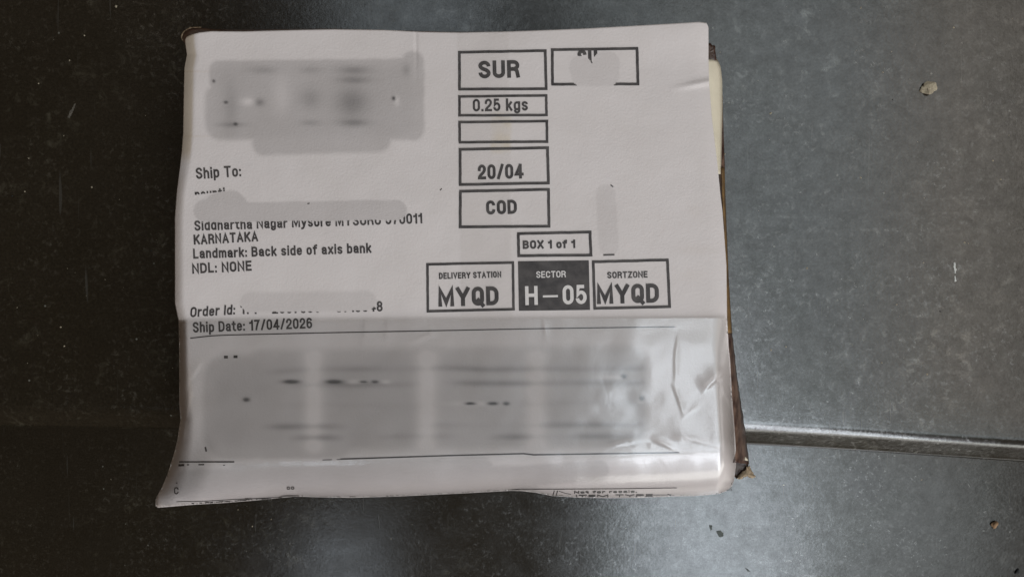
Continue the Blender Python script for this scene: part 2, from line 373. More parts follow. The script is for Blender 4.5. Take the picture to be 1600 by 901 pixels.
# paper continues down the near side of the box
last = W3[:, -1]; sk = []
for i, (dz, dy) in enumerate(((0.004, 0.0000), (0.012, 0.0012), (0.024, 0.0030))):
    q = last.copy(); q[:, 2] = np.maximum(q[:, 2] - dz, 0.002); q[:, 1] += dy + dz * 0.22
    q[:, 0] = q[:, 0] * (1 - dz * 1.6); sk.append(q)
base = len(verts); chain = [np.arange(NU) * NV + NV - 1] + [base + i * NU + np.arange(NU) for i in range(3)]
verts = np.vstack([verts] + sk); ex = []
for a, b in zip(chain[:-1], chain[1:]):
    ex.append(np.stack([a[:-1], b[:-1], b[1:], a[1:]], -1))
faces = np.vstack([faces] + ex)
def fast_mesh(name, verts, faces, mat, parent):
    me = bpy.data.meshes.new(name)
    me.vertices.add(len(verts)); me.vertices.foreach_set('co', np.asarray(verts, np.float32).ravel())
    me.loops.add(len(faces) * 4); me.loops.foreach_set('vertex_index', np.asarray(faces, np.int32).ravel())
    me.polygons.add(len(faces)); me.polygons.foreach_set('loop_start', np.arange(0, len(faces) * 4, 4, dtype=np.int32))
    me.polygons.foreach_set('use_smooth', np.ones(len(faces), bool))
    me.update(calc_edges=True); me.validate(); me.materials.append(mat)
    o = bpy.data.objects.new(name, me); COL.objects.link(o); o.parent = parent
    return o
label = fast_mesh('shipping_label', verts, faces, M_PAPER, parcel)
tn = tones(PX.ravel(), PY.ravel()); tn = np.vstack([tn] + [np.tile(np.array([[.95, .95, .95]]), (NU, 1))] * 3)
ca = label.data.color_attributes.new('print_tone', 'FLOAT_COLOR', 'POINT')
ca.data.foreach_set('color', np.hstack([tn, np.ones((len(tn), 1))]).astype(np.float32).ravel())
label['label'] = 'white paper label with address print and blurred grey smudges'
sm = label.modifiers.new('thickness', 'SOLIDIFY'); sm.thickness = 0.0003; sm.offset = -1

# ------------------------------------------------------------------ lettering: stroke alphabet in the label's condensed bold style
XH = 0.70
GL = {}
def loop(x0, y0, x1, y1, ry=None):
    xm = (x0 + x1) / 2; h = y1 - y0; ry = ry or min(0.28, h / 2)
    return [(x0, y1 - ry), ('c', x0, y1, xm, y1), ('c', x1, y1, x1, y1 - ry), (x1, y0 + ry), ('c', x1, y0, xm, y0), ('c', x0, y0, x0, y0 + ry), 'z']
def D_(ch, w, *paths): GL[ch] = (w, paths)
D_('O', .36, loop(0, 0, 1, 1)); D_('0', .33, loop(0, 0, 1, 1)); D_('Q', .36, loop(0, 0, 1, 1), [(.55, .22), (1.05, -.10)])
D_('S', .35, [(1, .72), ('c', 1, 1, .5, 1), ('c', 0, 1, 0, .76), ('c', 0, .60, .5, .51), ('c', 1, .42, 1, .24), ('c', 1, 0, .5, 0), ('c', 0, 0, 0, .29)])
D_('s', .27, [(1, .52), ('c', 1, XH, .5, XH), ('c', 0, XH, 0, .53), ('c', 0, .41, .5, .36), ('c', 1, .30, 1, .17), ('c', 1, 0, .5, 0), ('c', 0, 0, 0, .20)])
D_('U', .36, [(0, 1), (0, .26), ('c', 0, 0, .5, 0), ('c', 1, 0, 1, .26), (1, 1)])
D_('R', .36, [(0, 0), (0, 1), (.5, 1), ('c', 1, 1, 1, .76), ('c', 1, .49, .5, .49), (0.05, .49)], [(.5, .49), ('c', .95, .49, .95, .25), (1.03, 0)])
D_('P', .36, [(0, 0), (0, 1), (.5, 1), ('c', 1, 1, 1, .74), ('c', 1, .45, .5, .45), (0.05, .45)])
D_('1', .17, [(1, 0), (1, 1)], [(0, .77), ('c', .8, .78, .95, .97)])
D_('2', .33, [(0, .70), ('c', 0, 1, .5, 1), ('c', 1, 1, 1, .74), ('c', 1, .52, .5, .34), ('c', 0, .16, 0, 0), (1, 0)])
D_('3', .33, [(0, .74), ('c', 0, 1, .5, 1), ('c', .95, 1, .95, .76), ('c', .95, .53, .4, .53)], [(.4, .53), ('c', 1, .53, 1, .27), ('c', 1, 0, .5, 0), ('c', 0, 0, 0, .27)])
D_('4', .36, [(.74, 0), (.74, 1)], [(.70, .98), (0, .25), (1.05, .25)])
D_('5', .33, [(.92, 1), (.14, 1), (.05, .50), ('c', .2, .64, .5, .64), ('c', 1, .64, 1, .32), ('c', 1, 0, .5, 0), ('c', 0, 0, 0, .26)])
D_('6', .33, loop(0, 0, 1, .60, .27), [(0, .3), (0, .72), ('c', 0, 1, .5, 1), ('c', .97, 1, .97, .77)])
D_('7', .32, [(0, 1), (1, 1), ('c', .45, .55, .32, 0)])
D_('8', .33, loop(.05, .53, .95, 1, .23), loop(0, 0, 1, .53, .26))
D_('.', .0, [(0, 0), (0, .012)]); D_(':', .0, [(0, 0), (0, .012)], [(0, .56), (0, .572)])
D_('/', .24, [(0, -.02), (1, 1.02)]); D_('-', .36, [(0, .42), (1, .42)])
D_('C', .36, [(1, .68), ('c', 1, 1, .5, 1), ('c', 0, 1, 0, .72), (0, .28), ('c', 0, 0, .5, 0), ('c', 1, 0, 1, .32)])
D_('G', .36, [(1, .70), ('c', 1, 1, .5, 1), ('c', 0, 1, 0, .72), (0, .28), ('c', 0, 0, .5, 0), ('c', 1, 0, 1, .3), (1, .46), (.55, .46)])
D_('D', .37, [(0, 0), (0, 1), (.4, 1), ('c', 1, 1, 1, .66), (1, .34), ('c', 1, 0, .4, 0), 'z'])
D_('B', .36, [(0, .53), (0, 1), (.5, 1), ('c', .94, 1, .94, .77), ('c', .94, .53, .5, .53), 'z'], [(0, .53), (.5, .53), ('c', 1, .53, 1, .26), ('c', 1, 0, .5, 0), (0, 0), 'z'])
D_('X', .38, [(0, 0), (1, 1)], [(0, 1), (1, 0)]); D_('V', .40, [(0, 1), (.5, .0), (1, 1)]); D_('Y', .42, [(0, 1), (.5, .42), (1, 1)], [(.5, .44), (.5, 0)])
D_('M', .52, [(0, 0), (0, 1), (.5, .12), (1, 1), (1, 0)]); D_('N', .38, [(0, 0), (0, 1), (1, 0), (1, 1)])
D_('K', .38, [(0, 0), (0, 1)], [(1, 1), (.08, .42)], [(.38, .60), (1.02, 0)]); D_('A', .42, [(0, 0), (.5, 1.0), (1, 0)], [(.2, .30), (.8, .30)])
D_('E', .31, [(1, 1), (0, 1), (0, 0), (1, 0)], [(0, .52), (.9, .52)]); D_('L', .29, [(0, 1), (0, 0), (1, 0)]); D_('I', .0, [(0, 0), (0, 1)])
D_('F', .31, [(1, 1), (0, 1), (0, 0)], [(0, .5), (.85, .5)]); D_('T', .37, [(0, 1), (1, 1)], [(.5, .95), (.5, 0)]); D_('H', .38, [(0, 0), (0, 1)], [(1, 0), (1, 1)], [(0, .52), (1, .52)])
D_('Z', .34, [(0, 1), (1, 1), (0, 0), (1, 0)])
D_('a', .28, [(.02, .53), ('c', .02, XH, .5, XH), ('c', .95, XH, .95, .52), (.95, .12), (1.03, 0)], [(.95, .40), ('c', .95, .38, .45, .37), ('c', 0, .34, 0, .17), ('c', 0, 0, .4, 0), ('c', .95, 0, .95, .24)])
D_('b', .29, [(0, 1), (0, 0)], loop(0, 0, 1, XH, .22)); D_('d', .29, [(1, 1), (1, 0)], loop(0, 0, 1, XH, .22)); D_('o', .29, loop(0, 0, 1, XH, .22))
D_('p', .29, [(0, XH), (0, -.28)], loop(0, 0, 1, XH, .22)); D_('g', .29, loop(0, .04, 1, XH, .22), [(1, XH), (1, -.05), ('c', 1, -.26, .5, -.26), ('c', 0.05, -.26, 0.05, -.10)])
D_('c', .27, [(1, .48), ('c', 1, XH, .5, XH), ('c', 0, XH, 0, .47), (0, .22), ('c', 0, 0, .5, 0), ('c', 1, 0, 1, .22)])
D_('e', .28, [(0, .36), (1, .36), (1, .48), ('c', 1, XH, .5, XH), ('c', 0, XH, 0, .47), (0, .22), ('c', 0, 0, .5, 0), ('c', .98, 0, .98, .18)])
D_('f', .19, [(.35, 0), (.35, .8), ('c', .35, 1, 1.1, 1)], [(-.1, XH), (1.0, XH)]); D_('t', .18, [(.4, .92), (.4, .16), ('c', .4, 0, 1.1, 0)], [(-.15, XH), (1.0, XH)])
D_('h', .28, [(0, 0), (0, 1)], [(0, .48), ('c', 0.05, XH, .55, XH), ('c', 1, XH, 1, .48), (1, 0)]); D_('n', .28, [(0, 0), (0, XH)], [(0, .48), ('c', 0.05, XH, .55, XH), ('c', 1, XH, 1, .48), (1, 0)])
D_('m', .48, [(0, 0), (0, XH)], [(0, .5), ('c', 0.02, XH, .28, XH), ('c', .5, XH, .5, .5), (.5, 0)], [(.5, .5), ('c', .52, XH, .78, XH), ('c', 1, XH, 1, .5), (1, 0)])
D_('r', .17, [(0, 0), (0, XH)], [(0, .42), ('c', .1, XH, 1.1, XH - .02)]); D_('i', .0, [(0, 0), (0, XH)], [(0, .985), (0, 1.0)]); D_('l', .0, [(0, 0), (0, 1)])
D_('k', .28, [(0, 0), (0, 1)], [(.95, XH), (.1, .28)], [(.38, .42), (1.0, 0)]); D_('u', .28, [(0, XH), (0, .2), ('c', 0, 0, .5, 0), ('c', 1, 0.02, 1, .22)], [(1, XH), (1, 0)])
D_('x', .29, [(0, 0), (1, XH)], [(0, XH), (1, 0)]); D_('y', .30, [(0, XH), (.5, .05)], [(1, XH), (.5, .0), ('c', .4, -.26, -.05, -.26)])

def flatten(path):
    pts = []; closed = False
    for p in path:
        if p == 'z': closed = True; continue
        if p[0] == 'c':
            c = np.array(p[1:3], float); e = np.array(p[3:5], float); s = pts[-1]; o = s + e - c
            for a in np.linspace(0, math.pi / 2, 7)[1:]:
                pts.append(o + (s - o) * math.cos(a) + (e - o) * math.sin(a))
        else: pts.append(np.array(p, float))
    out = [pts[0]]
    for q in pts[1:]:
        if np.hypot(*(q - out[-1])) > 1e-5: out.append(q)
    if closed and np.hypot(*(out[0] - out[-1])) < 1e-5: out.pop()
    return np.array(out), closed
def ribbon(pts, closed, t, step=None, rows=1, ext=0.5):
    """outline a pixel-space polyline with width t; returns list of quads (pixel coords)"""
    P = np.array(pts, float)
    if not closed:                                       # square ends
        d0 = P[0] - P[1]; d1 = P[-1] - P[-2]
        P[0] = P[0] + d0 / max(np.hypot(*d0), 1e-6) * t * ext; P[-1] = P[-1] + d1 / max(np.hypot(*d1), 1e-6) * t * ext
    n = len(P); L = []; Rr = []
    for i in range(n):
        a = P[i - 1] if (closed or i > 0) else None; b = P[(i + 1) % n] if (closed or i < n - 1) else None
        da = (P[i] - a) if a is not None else None; db = (b - P[i]) if b is not None else None
        if da is None: da = db
        if db is None: db = da
        da = da / max(np.hypot(*da), 1e-6); db = db / max(np.hypot(*db), 1e-6)
        na = np.array([-da[1], da[0]]); nb = np.array([-db[1], db[0]]); m = na + nb; lm = np.hypot(*m)
        if lm < 0.2: m = na; k = 1
        else:
            m = m / lm; k = 1 / max(float(m @ na), 0.42)
        L.append(P[i] + m * k * t / 2); Rr.append(P[i] - m * k * t / 2)
    L = np.array(L); Rr = np.array(Rr)
    if closed: L = np.vstack([L, L[:1]]); Rr = np.vstack([Rr, Rr[:1]])
    Q = []
    for i in range(len(L) - 1):
        ns = max(1, int(math.ceil(max(np.hypot(*(L[i + 1] - L[i])), np.hypot(*(Rr[i + 1] - Rr[i]))) / (step or 6))))
        for s in range(ns):
            a0, a1 = s / ns, (s + 1) / ns
            l0 = L[i] + (L[i + 1] - L[i]) * a0; l1 = L[i] + (L[i + 1] - L[i]) * a1
            r0 = Rr[i] + (Rr[i + 1] - Rr[i]) * a0; r1 = Rr[i] + (Rr[i + 1] - Rr[i]) * a1
            for q in range(rows):
                f0, f1 = q / rows, (q + 1) / rows
                Q.append([l0 + (r0 - l0) * f0, l1 + (r1 - l1) * f0, l1 + (r1 - l1) * f1, l0 + (r0 - l0) * f1])
    return Q
EPS = 0.00016
def print_mesh(name, groups, mat=None, lab=None, cut=False, lift=EPS, cutf=None):
    """groups: list of quad lists in pixel space, laid on the paper"""
    Vv = []; Ff = []
    for gi, Q in enumerate(groups):
        for q in Q:
            q = np.array(q, float); c = q.mean(0)
            if cut and smudge_mask(np.array([c[0]]), np.array([c[1]]))[0] > 0.45: continue
            if cutf and not cutf(c[0], c[1]): continue
            z = zl(q[:, 0], q[:, 1]) + lift + 0.000004 * (gi % 7)
            p = world(q[:, 0], q[:, 1], z)
            nrm = np.cross(p[1] - p[0], p[3] - p[0])
            if nrm[2] < 0: p = p[::-1]
            k = len(Vv); Vv += list(p); Ff.append((k, k + 1, k + 2, k + 3))
    if not Vv: return None
    o = mesh_obj(name, Vv, Ff, mat or M_INK, label, smooth=False)
    if lab: o['label'] = lab
    return o
def text(s, p0, p1, capx, t, shear=0.0, mat=None, cut=False, gap=0.09, space=0.28, lift=EPS, cutf=None, lab=None, hs=1.0, wob=0.0):
    p0 = np.array(p0, float); p1 = np.array(p1, float); Ltot = np.hypot(*(p1 - p0)); ux = (p1 - p0) / Ltot; uy = np.array([ux[1], -ux[0]])
    t = t * (1.13 if capx < 25 else 1.16); tc = t / capx; x = 0; items = []
    wsum = 0; fixed = 0
    for i, ch in enumerate(s):
        if ch == ' ': items.append((None, wsum, fixed)); wsum += space; continue
        w_, _ = GL[ch]; items.append((ch, wsum, fixed)); wsum += w_; fixed += tc
        if i < len(s) - 1: wsum += gap
    sx = (Ltot / capx - fixed) / wsum
    groups = []
    for ch, wx, fx in items:
        if ch is None: continue
        w_, paths = GL[ch]; x0 = (wx * sx + fx) * capx + t / 2
        dy = wob * rng.uniform(-1, 1)
        for pa in paths:
            P, closed = flatten(pa)
            X = x0 + P[:, 0] * w_ * sx * capx; Y = t / 2 * hs + P[:, 1] * (capx - t * hs) + dy
            X = X + shear * Y
            pix = p0 + X[:, None] * ux + Y[:, None] * uy
            groups.append(ribbon(pix, closed, t, 1.1 if cut or cutf else 5, 3 if cut or cutf else 1, 0.0 if ch in 'SsceCG356' else 0.5))
    return print_mesh('printed_text', groups, mat, lab or ('printed "%s"' % s), cut, lift, cutf)
def frame(tl, tr, br, bl, t=3.8, cut=False):
    tl, tr, br, bl = [np.array(q, float) for q in (tl, tr, br, bl)]
    P = []
    for a, b in ((tl, tr), (tr, br), (br, bl), (bl, tl)):
        for k in range(10): P.append(a + (b - a) * k / 10)
    P = np.array(P)
    c = P.mean(0); P2 = P + np.sign(c - P) * t / 2 * 0.0
    # slight print irregularity
    P = P + rng.uniform(-.18, .18, P.shape); t = t * 1.12
    return print_mesh('printed_frame', [ribbon(P, True, t, 1.2 if cut else 8, 3 if cut else 1)], None, None, cut)
def bar(pts, t, cut=False, name='printed_rule'):
    return print_mesh(name, [ribbon(np.array(pts, float), False, t, 1.5 if cut else 6, 2 if cut else 1)], None, None, cut)
def block(tl, tr, br, bl, nx, ny, mat=None, name='printed_block', lift=0.00009):
    tl, tr, br, bl = [np.array(q, float) for q in (tl, tr, br, bl)]
    f = lambda a, b: (1 - b) * ((1 - a) * tl + a * tr) + b * ((1 - a) * bl + a * br)
    Q = [[f(i / nx, j / ny), f((i + 1) / nx, j / ny), f((i + 1) / nx, (j + 1) / ny), f(i / nx, (j + 1) / ny)] for i in range(nx) for j in range(ny)]
    return print_mesh(name, [Q], mat, None, False, lift)

frame((718, 82), (852, 79.5), (853.5, 139), (718, 139.5))
frame((863, 78), (995.5, 76), (997, 131.5), (863.5, 132), cut=True)
frame((718, 151), (853.5, 149.5), (854, 180), (718, 180.5), 3.5)
frame((718, 191), (854.5, 189.5), (855, 221.5), (718.5, 222.5), 3.6)
frame((719, 233.5), (855.5, 231), (857, 286), (719, 288.5), 3.9)
frame((719.5, 299), (857, 296), (858, 353.5), (719, 354.5), 3.9)
frame((810, 365), (922, 362.5), (923.5, 398.5), (810.5, 399.5), 3.9)
frame((668, 413), (801.5, 410), (802.5, 483), (668.5, 486), 3.6)
frame((927, 409), (1043, 406), (1046.5, 479), (929.5, 481.5), 3.8)
block((809.3, 408), (920, 406.6), (922, 484), (810.8, 485.4), 18, 12)
text('SUR', (748, 123), (812, 121.5), 27.5, 5.0)
text('SU', (903, 104), (934, 103), 26, 4.6, cut=True, lab='tops of two printed letters above the smudge')
text('0.25 kgs', (739, 174.5), (825, 173), 19.5, 3.0)
text('20/04', (747, 280.5), (818, 279), 23, 3.9)
text('COD', (760, 335.5), (808, 334), 22, 4.1)
text('BOX 1 of 1', (817, 389), (899, 387.5), 13.2, 2.7)
text('DELIVERY STATION', (686, 436), (783.5, 433.5), 9.8, 1.8)
text('SECTOR', (838, 434), (884, 433), 10.2, 1.5, mat=M_INKW, lift=0.00018)
text('SORTZONE', (949, 435), (1012, 433.5), 10.2, 1.8)
text('MYQD', (685, 479), (779.5, 476.5), 29.5, 5.4)
text('H', (821, 476.5), (840.5, 476), 29.5, 4.6, mat=M_INKW, lift=0.00018)
text('-', (848.5, 475.5), (872, 475), 29.5, 2.8, mat=M_INKW, lift=0.00018)
text('05', (879.5, 475.5), (917, 474.5), 30, 4.6, mat=M_INKW, lift=0.00018)
text('MYQD', (933, 475), (1030, 472.5), 30, 5.4)
WB = 0.25
text('Ship To:', (306.5, 280), (377, 275.5), 17.5, 2.6, wob=WB)
text('naunti', (305, 311.5), (352, 308), 15, 2.3, cut=True, cutf=lambda x, y: y < 304.5 - (x - 305) * .13, lab='remains of a printed line above the smudge')
text('Siddhartha Nagar Mysore MYSURU 570011', (304, 360.5), (660, 349), 16, 2.5, cut=True, wob=WB, lab='lower half of an address line ending in 570011')
text('KARNATAKA', (303, 382.5), (403.5, 377), 15.5, 2.6, wob=WB)
text('Landmark: Back side of axis bank', (302, 404), (580.5, 395), 15.5, 2.5, wob=WB)
text('NDL: NONE', (300.5, 427.5), (393.5, 423), 15.8, 2.6, wob=WB)
text('Order Id:', (297, 495.5), (367, 491), 15.5, 2.4, shear=.13, wob=WB)
text('171 - 2567588 - 6710848', (376, 490.5), (598, 486.5), 16, 2.5, cut=True, wob=WB, lab='lower part of a printed order number ending in 8')
text('Ship Date: 17/04/2026', (301.5, 519.5), (488, 512.5), 16.5, 2.5, wob=WB)
bar([(298, 528), (315, 526), (330, 524.5), (353, 523.2), (500, 519.8), (700, 516), (822, 513.5), (940, 511.8), (1053, 510.3)], 1.7)
bar([(281, 721), (365, 721)], 2.2); bar([(505, 717.5), (600, 714.5), (700, 711.2), (818, 708.2), (826, 709), (834, 710), (900, 709), (1060, 706.5)], 2.2, cut=True)
bar([(276, 783.2), (320, 782.4), (372, 779.2), (440, 776.5)], 1.0)
bar([(800, 764.6), (812, 763.6), (870, 763.6), (960, 763), (1057, 761.6)], 1.2)
bar([(866, 766.5), (864, 773)], 1.5); bar([(871, 766.5), (869, 773.5)], 1.5); bar([(874, 767), (885, 770.5), (892, 771.5)], 0.9)
text('Not for resale.', (897, 770.8), (995, 769.3), 4.3, 1.5)
text('ITEM TYPE', (900, 777), (1020, 775.6), 4.6, 1.4, cutf=lambda x, y: y < 776.2); bar([(1020, 772.8), (1047, 772.6)], 0.9); bar([(1044, 772), (1048, 773)], 2)
text('oo', (448, 764.6), (460, 764.2), 6.5, 1.3)
bar([(440, 774.2), (452, 773), (467, 774.2)], .9); bar([(436, 776), (452, 774.8), (470, 776)], .8)
text('C', (272, 771.5), (279, 771.5), 11, 1.4); bar([(275.5, 754), (276.5, 754)], 1.3)
for a, b in ((351, 555), (366, 554.5)): bar([(a + 1, b + 2.5), (a + 3, b + 2.5)], 4.2, name='printed_mark')
bar([(321, 699), (322, 703.5)], 2.6, name='printed_mark'); bar([(280.5, 726.3), (286, 726)], 3.4, name='printed_mark'); bar([(293, 725.5), (294.5, 725.5)], 1.8, name='printed_mark')
bar([(311, 725.3), (318, 725.2)], 2.0, name='printed_mark'); bar([(349, 726.3), (351, 726.3)], 1.2, name='printed_mark')
bar([(944, 398.3), (959, 397.8)], 2.4, name='printed_mark'); bar([(955, 289.5), (957.5, 291.5)], 1.8, name='printed_mark'); bar([(688, 297), (690, 295)], 1.3, name='printed_mark'); bar([(481, 318.2), (483, 317.8)], 1.4, name='printed_mark')
# cut-off lettering right at the near fold
frag = []
for x in np.arange(300, 425, 4.2):
    if rng.rand() < .75:
        yb = np.interp(x, [300, 350, 400, 440], [786.2, 783.6, 779.6, 776.6]); frag.append(ribbon(np.array([(x, yb - .3), (x + rng.uniform(1.2, 3), yb - rng.uniform(.2, 1.1))]), False, rng.uniform(1.2, 1.9)))
for x in (384, 387, 391, 409, 413, 418, 422): frag.append(ribbon(np.array([(x, 778), (x + 2, 780)]), False, 1.8))
print_mesh('printed_text', frag, None, 'tops of cut-off lettering at the folded lower border')

# ------------------------------------------------------------------ clear tape over the label
def tape(name, outline, nx, ny, lift, crease, lab):
    tl, tr, br, bl = outline
    a = np.linspace(0, 1, nx)[:, None]; b = np.linspace(0, 1, ny)[None, :]
    X = (1 - b) * ((1 - a) * tl[0] + a * tr[0]) + b * ((1 - a) * bl[0] + a * br[0])
    Y = (1 - b) * ((1 - a) * tl[1] + a * tr[1]) + b * ((1 - a) * bl[1] + a * br[1])
    lx = np.interp(Y, [p[1] for p in LEFT], [p[0] for p in LEFT]); rx = np.interp(Y, [p[1] for p in RIGHT], [p[0] for p in RIGHT])
    bx = np.interp(X, [p[0] for p in BOT[:-1]], [p[1] for p in BOT[:-1]])
    X = np.clip(X, lx + 0.6, rx - 0.3); Y = np.minimum(Y, bx - 0.4)
    Z = zl(X, Y) + lift + crease(X, Y)
    return fast_mesh(name, world(X, Y, Z).reshape(-1, 3), grid_faces(nx, ny), M_TAPE, parcel)
def ridge(X, Y, x0, y0, x1, y1, wd, amp):
    dx, dy = x1 - x0, y1 - y0; L = math.hypot(dx, dy); s = ((X - x0) * dx + (Y - y0) * dy) / L; n_ = ((X - x0) * dy - (Y - y0) * dx) / L
    n_ = n_ + 4 * noise2(s, s * 0, int(x0), 34)
    w_ = np.where(n_ > 0, wd * 2.4, wd * 0.42)
    return 0.42 * amp * np.exp(-np.abs(n_ / w_) ** 1.4) * sst(s, -6, 14) * (1 - sst(s, L - 24, L + 5)) * np.clip(0.8 + 0.9 * noise2(s, n_ * 0, int(x0) + 5, 30), 0, 1.2)
def crease1(X, Y):
    z = 0.0001 * (noise2(X, Y, 41, 60)) + 0.00006 * noise2(X, Y, 42, 20)
    for r in ((1100, 612, 1141, 572, 6, .0011), (1062, 630, 1096, 607, 4, .0006), (1141, 515, 1128, 570, 4, .0004), (1060, 520, 1052, 600, 3, .0004), (1052, 600, 1066, 650, 3, .0005), (1066, 655, 1100, 628, 3, .0004), (1128, 600, 1146, 640, 5, .0005),
              (950, 697, 1030, 683, 3.5, .0007), (1020, 686, 1060, 702, 3.0, .0008), (1050, 684, 1140, 698, 5, .0006), (672, 500, 676, 535, 3, .0003), (848, 497, 852, 530, 3, .0004), (640, 540, 690, 520, 3, .0003), (700, 495, 730, 530, 3, .0003), (600, 400, 606, 545, 6, .0004),
              (345, 500, 352, 545, 5, .0004), (572, 500, 566, 545, 5, .0004), (296, 600, 318, 560, 4, .0004), (284, 690, 300, 600, 5, .0005)):
        z = z + ridge(X, Y, *r)
    crinkle = np.exp(-((Y - 694 + (X - 1040) * .01) / 8.0) ** 2) * sst(X, 930, 1000) * (1 - sst(X, 1120, 1146))
    z = z + crinkle * 0.45 * (0.00009 * noise2(X, Y * 2.2, 44, 9) + 0.00006 * noise2(X, Y, 45, 4.5))
    z = z + 0.00003 * noise2(X, Y, 46, 26) * sst(X, 1000, 1080) * sst(Y, 510, 560)
    return z + 0.00045
t1 = tape('clear_tape', ((270, 501), (1142, 496.5), (1152, 800), (230, 800)), 480, 170, 0.00045, crease1, '')
def crease2(X, Y):
    z = 0.0002 * noise2(X, Y, 51, 30)
    for r in ((770, 90, 800, 140, 3, .0004), (780, 170, 800, 240, 3, .0003), (735, 100, 745, 140, 3, .0003)): z = z + ridge(X, Y, *r)
    return z + 0.00025
t2 = tape('clear_tape', ((716, 54), (796, 52), (801, 500), (722, 500)), 50, 180, 0.0004, crease2, '')
t2.data.materials[0] = M_TAPE2
t1['label'] = 'wide clear packing tape across the lower half, creased at the right'; t2['label'] = 'narrow clear tape running down the middle'

# ------------------------------------------------------------------ the carton under the label
def prism(name, top, bot, mat, ztop, zbot, parent, lid=True):
    n = len(top); Vv = [world(x, y, ztop if np.isscalar(ztop) else ztop[i]) for i, (x, y) in enumerate(top)] + [world(x, y, zbot) for x, y in bot]
    Ff = [(i, (i + 1) % n, n + (i + 1) % n, n + i) for i in range(n)]
    Ff.append(tuple(range(n))[::-1]); Ff.append(tuple(range(n, 2 * n)))
    o = mesh_obj(name, Vv, Ff, mat, parent, smooth=False)
    import bmesh
    bm = bmesh.new(); bm.from_mesh(o.data); bmesh.ops.recalc_face_normals(bm, faces=bm.faces); bm.to_mesh(o.data); bm.free()
    return o
HB = H - 0.0042
topo = [(292, 60), (300, 48), (330, 46.5), (380, 47), (420, 46.5), (470, 45.5), (520, 45), (700, 50), (800, 50), (1000, 43), (1096, 38), (1102, 60), (1106, 90), (1110, 160), (1120, 262), (1126, 330), (1131, 430), (1134, 520), (1140, 610), (1144, 680), (1142, 705), (900, 720), (300, 715), (290, 640), (284, 500), (284, 340), (290, 240), (292, 120)]
boto = [(330, 80), (335, 75), (350, 74), (400, 74), (430, 74), (480, 74), (530, 74), (700, 74), (800, 74), (1000, 72), (1070, 70), (1090, 90), (1104, 110), (1112, 170), (1132, 262), (1134.5, 330), (1138.5, 430), (1143, 520), (1154, 610), (1165, 682), (1168, 705), (900, 690), (330, 690), (320, 640), (320, 500), (320, 340), (320, 240), (322, 120)]
prism('carton', topo, boto, M_CARTON, HB, 0.0006, parcel)
def strip(name, inner, outer, zi, zo, mat, parent, lab=None, rows=5, rnd=0.0):
    n = 40; a = resample(inner, n); b = resample(outer, n); Vv = []
    for r in range(rows):
        f = r / (rows - 1)
        for i in range(n):
            g = i / (n - 1); p = a[i] * (1 - f) + b[i] * f
            if 0 < r: p = p + rng.uniform(-rnd, rnd, 2) * f
            z_i = zi if np.isscalar(zi) else zi[0] + (zi[1] - zi[0]) * g; z_o = zo if np.isscalar(zo) else zo[0] + (zo[1] - zo[0]) * g
            Vv.append(world(p[0], p[1], z_i + (z_o - z_i) * f * f))
    o = mesh_obj(name, Vv, grid_faces(rows, n), mat, parent)
    m = o.modifiers.new('thickness', 'SOLIDIFY'); m.thickness = 0.0005; m.offset = -1
    if lab: o['label'] = lab
    return o
strip('side_panel', [(1128, 262), (1131, 330), (1135, 415), (1137, 520)], [(1132.5, 262), (1134, 330), (1138.5, 432), (1144, 520)], H - 0.006, H - 0.014, M_OCHRE, parcel, 'ochre edge of the carton side')
strip('side_panel', [(1132, 520), (1140, 600), (1144, 670), (1146, 722)], [(1144.3, 520), (1151.5, 587), (1161.5, 653), (1167, 690), (1171, 724)], H - 0.006, (H - .016, H - .030), M_SIDE, parcel, 'crumpled dark printed carton side', 6, .5)
strip('side_flap', [(1100, 93), (1104, 150), (1112, 200), (1122, 272)], [(1121, 93), (1126, 104), (1128.5, 125), (1129, 165), (1128, 220), (1127, 272)], H - 0.003, (H - 0.006, H - 0.008), M_CREAM, parcel, 'cream inner flap showing beside the label')
strip('side_edge', [(1124, 130), (1126, 200), (1126, 272)], [(1129.3, 150), (1130.5, 200), (1133, 266)], H - 0.0085, H - 0.012, M_SIDE, parcel, 'thin dark edge outside the cream flap')
def patch(name, poly, z, mat, parent, jag=0.0, thick=0.0007, lab=None, domez=0.0):
    p = resample(poly + [poly[0]], 40)[:-1]; p = p + rng.uniform(-jag, jag, p.shape); c = p.mean(0)
    Vv = []; Ff = []; n = len(p)
    for k, f in enumerate((1.0, 0.66, 0.33)):
        for q in p:
            qq = c + (q - c) * f; Vv.append(world(qq[0], qq[1], z + domez * (1 - f) + rng.uniform(-1, 1) * jag * 0.00035))
    Vv.append(world(c[0], c[1], z + domez))
    for k in range(2):
        for i in range(n): Ff.append((k * n + i, k * n + (i + 1) % n, (k + 1) * n + (i + 1) % n, (k + 1) * n + i))
    for i in range(n): Ff.append((2 * n + i, 2 * n + (i + 1) % n, 3 * n))
    o = mesh_obj(name, Vv, Ff, mat, parent)
    import bmesh
    bm = bmesh.new(); bm.from_mesh(o.data); bmesh.ops.recalc_face_normals(bm, faces=bm.faces)
    if sum(f.normal.z for f in bm.faces) < 0: bmesh.ops.reverse_faces(bm, faces=bm.faces)
    bm.to_mesh(o.data); bm.free()
    m = o.modifiers.new('thickness', 'SOLIDIFY'); m.thickness = thick; m.offset = -1
    if lab: o['label'] = lab
    return o
patch('corner_flap', [(284, 60), (287, 50), (298, 44), (312, 43.5), (330, 46), (352, 47), (352, 60), (292, 74)], H - 0.0032, M_CARTON, parcel, .25, lab='dark brown corner at the upper left')
